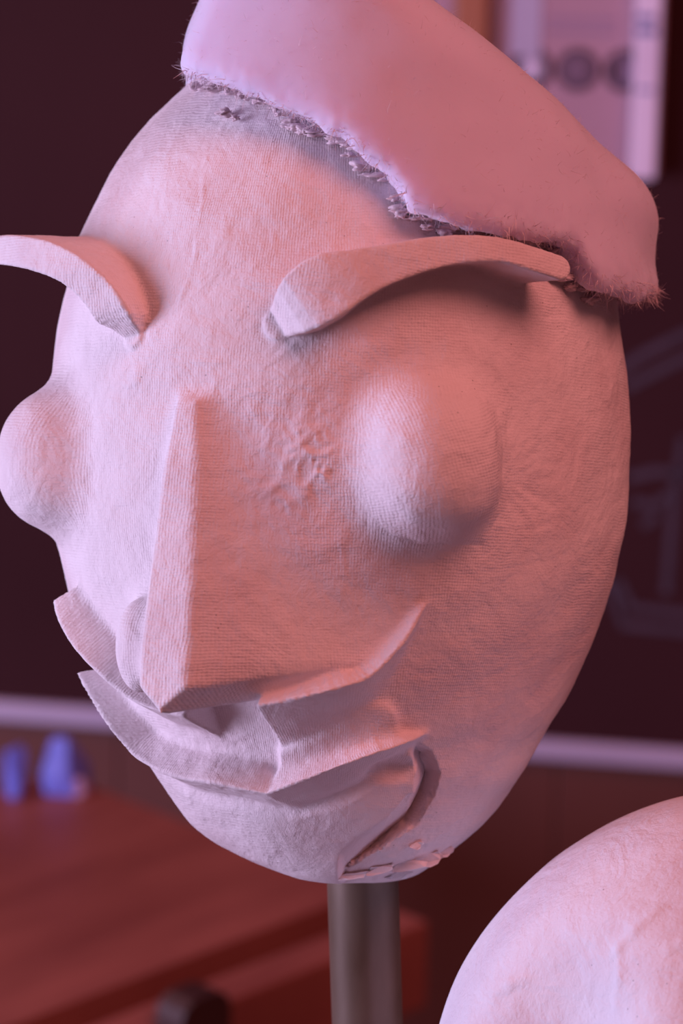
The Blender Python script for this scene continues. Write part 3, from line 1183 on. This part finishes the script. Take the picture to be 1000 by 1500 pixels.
def tube(name, a, b, r0, r1, mat, parent, n=40, inner=None):
    a = Vector(a); b = Vector(b)
    ax = (b - a).normalized()
    sx = ax.orthogonal().normalized(); sy = ax.cross(sx)
    vs, fs = [], []
    rings = [(a, r0), (b, r1)] if inner is None else [(a, inner), (a, r0), (b, r1), (b, inner)]
    for c, r in rings:
        for i in range(n):
            t = 2 * math.pi * i / n
            vs.append(c + sx * (r * math.cos(t)) + sy * (r * math.sin(t)))
    for k in range(len(rings) - 1):
        for i in range(n):
            j = (i + 1) % n
            fs.append((k * n + i, k * n + j, (k + 1) * n + j, (k + 1) * n + i))
    fs.append(tuple(range(n))); fs.append(tuple(reversed(range((len(rings) - 1) * n, len(rings) * n))))
    o = mesh_obj(name, vs, fs, mat, parent, True)
    o.data.set_sharp_from_angle(angle=math.radians(40))
    return o


pf = Vector((foot.x, foot.y, 0))
tube('pipe', foot - pf, pt - pf, 52.5 * PX, 52.5 * PX, M_pole, pole)
tube('base_plate', (0, 0, 0), (0, 0, 0.012), 0.085, 0.085, M_pole, pole)
tube('collar', Vector((0, 0, 0.012)), Vector((0, 0, 0.012)) - dr_ * 0.05, 0.036, 0.034, M_pole, pole)


# ------------------------------------------------------------------ second head, lower right
C2 = np.array([574.0, -872.0, 190.0])


def head2(P):
    d = P - C2
    d = d / np.array([458., 480., 440.])
    yy = np.where(d[:, 1] < 0, d[:, 1] / 1.35, d[:, 1])
    r = np.sqrt(d[:, 0] ** 2 + yy ** 2 + d[:, 2] ** 2)
    f = (r - 1) * 440
    # shallow dent and brow swelling
    f = smax(f, -ellip(P, C2 + np.array([-352., 175., 320.]), (130, 190, 120)), 90)
    f = smax(f, -(P[:, 1] - C2[1]) - 560, 20)
    return f


SV, SQ = polygonise(head2, C2 + np.array([-500, -600, -480]), C2 + np.array([500, 520, 480]), 7.0)
SV = project(head2, SV, 2)
SG, _ = grad(head2, SV)
SV = SV + SG * (2.5 * vnoise(SV, 160, 41) + 1.0 * vnoise(SV, 60, 42))[:, None]
# raised crease lines on the second head
def shell_front(px, py):
    w = np.arange(900, -300, -1.0)
    k = 1 - w / DP
    P = np.stack([(px - 500) * k, (750 - py) * k, w], 1)
    d = head2(P)
    return P[np.argmax(d <= 1.0)]


for pts in (((905, 1390), (930, 1362), (962, 1330)), ((905, 1388), (908, 1430), (902, 1475)), ((720, 1455), (745, 1440), (770, 1436)),
            ((980, 1390), (1000, 1380), (1020, 1378))):
    C = [shell_front(*p) for p in pts]
    for a, b in zip(C[:-1], C[1:]):
        ba = b - a
        t = np.clip(((SV - a) @ ba) / (ba @ ba), 0, 1)
        dd = np.linalg.norm(SV - (a + t[:, None] * ba), axis=1)
        SV = SV + SG * (3.0 * np.exp(-dd ** 2 / (2 * 6.0 ** 2)))[:, None]
s2b = to_world(C2[None] + np.array([[0, -560, 0]]))[0]
h2 = empty('bald_head_form', s2b)
tag(h2, 'smooth pale plaster egg-shaped head form, bare and unfinished', 'sculpture')
np_mesh('plaster_shell', to_world(SV), SQ, M_smooth, h2, s2b, SV * 1.0)


s2 = empty('form_stand', (s2b[0], s2b[1], 0))
tag(s2, 'metal pipe stand under the smooth bald head form', 'stand')
if s2b[2] > 0.1:
    tube('pipe', (0, 0, 0.012), (0, 0, s2b[2] - 0.002), 0.026, 0.026, M_pole, s2)
    tube('base_plate', (0, 0, 0), (0, 0, 0.012), 0.085, 0.085, M_pole, s2)

crumple('crumpled_paper', 94, 1160, 0.066, 0.05, 0.060, M_blue, 'bright blue crumpled paper lying on the workbench corner', 3)
crumple('crumpled_paper', 24, 1166, 0.028, 0.03, 0.068, M_blue, 'small bright blue scrap of paper at the table edge', 5)
crumple('crumpled_paper', 112, 1166, 0.026, 0.02, 0.022, M_pinkpaper, 'pale pink scrap of paper before the blue paper', 9)
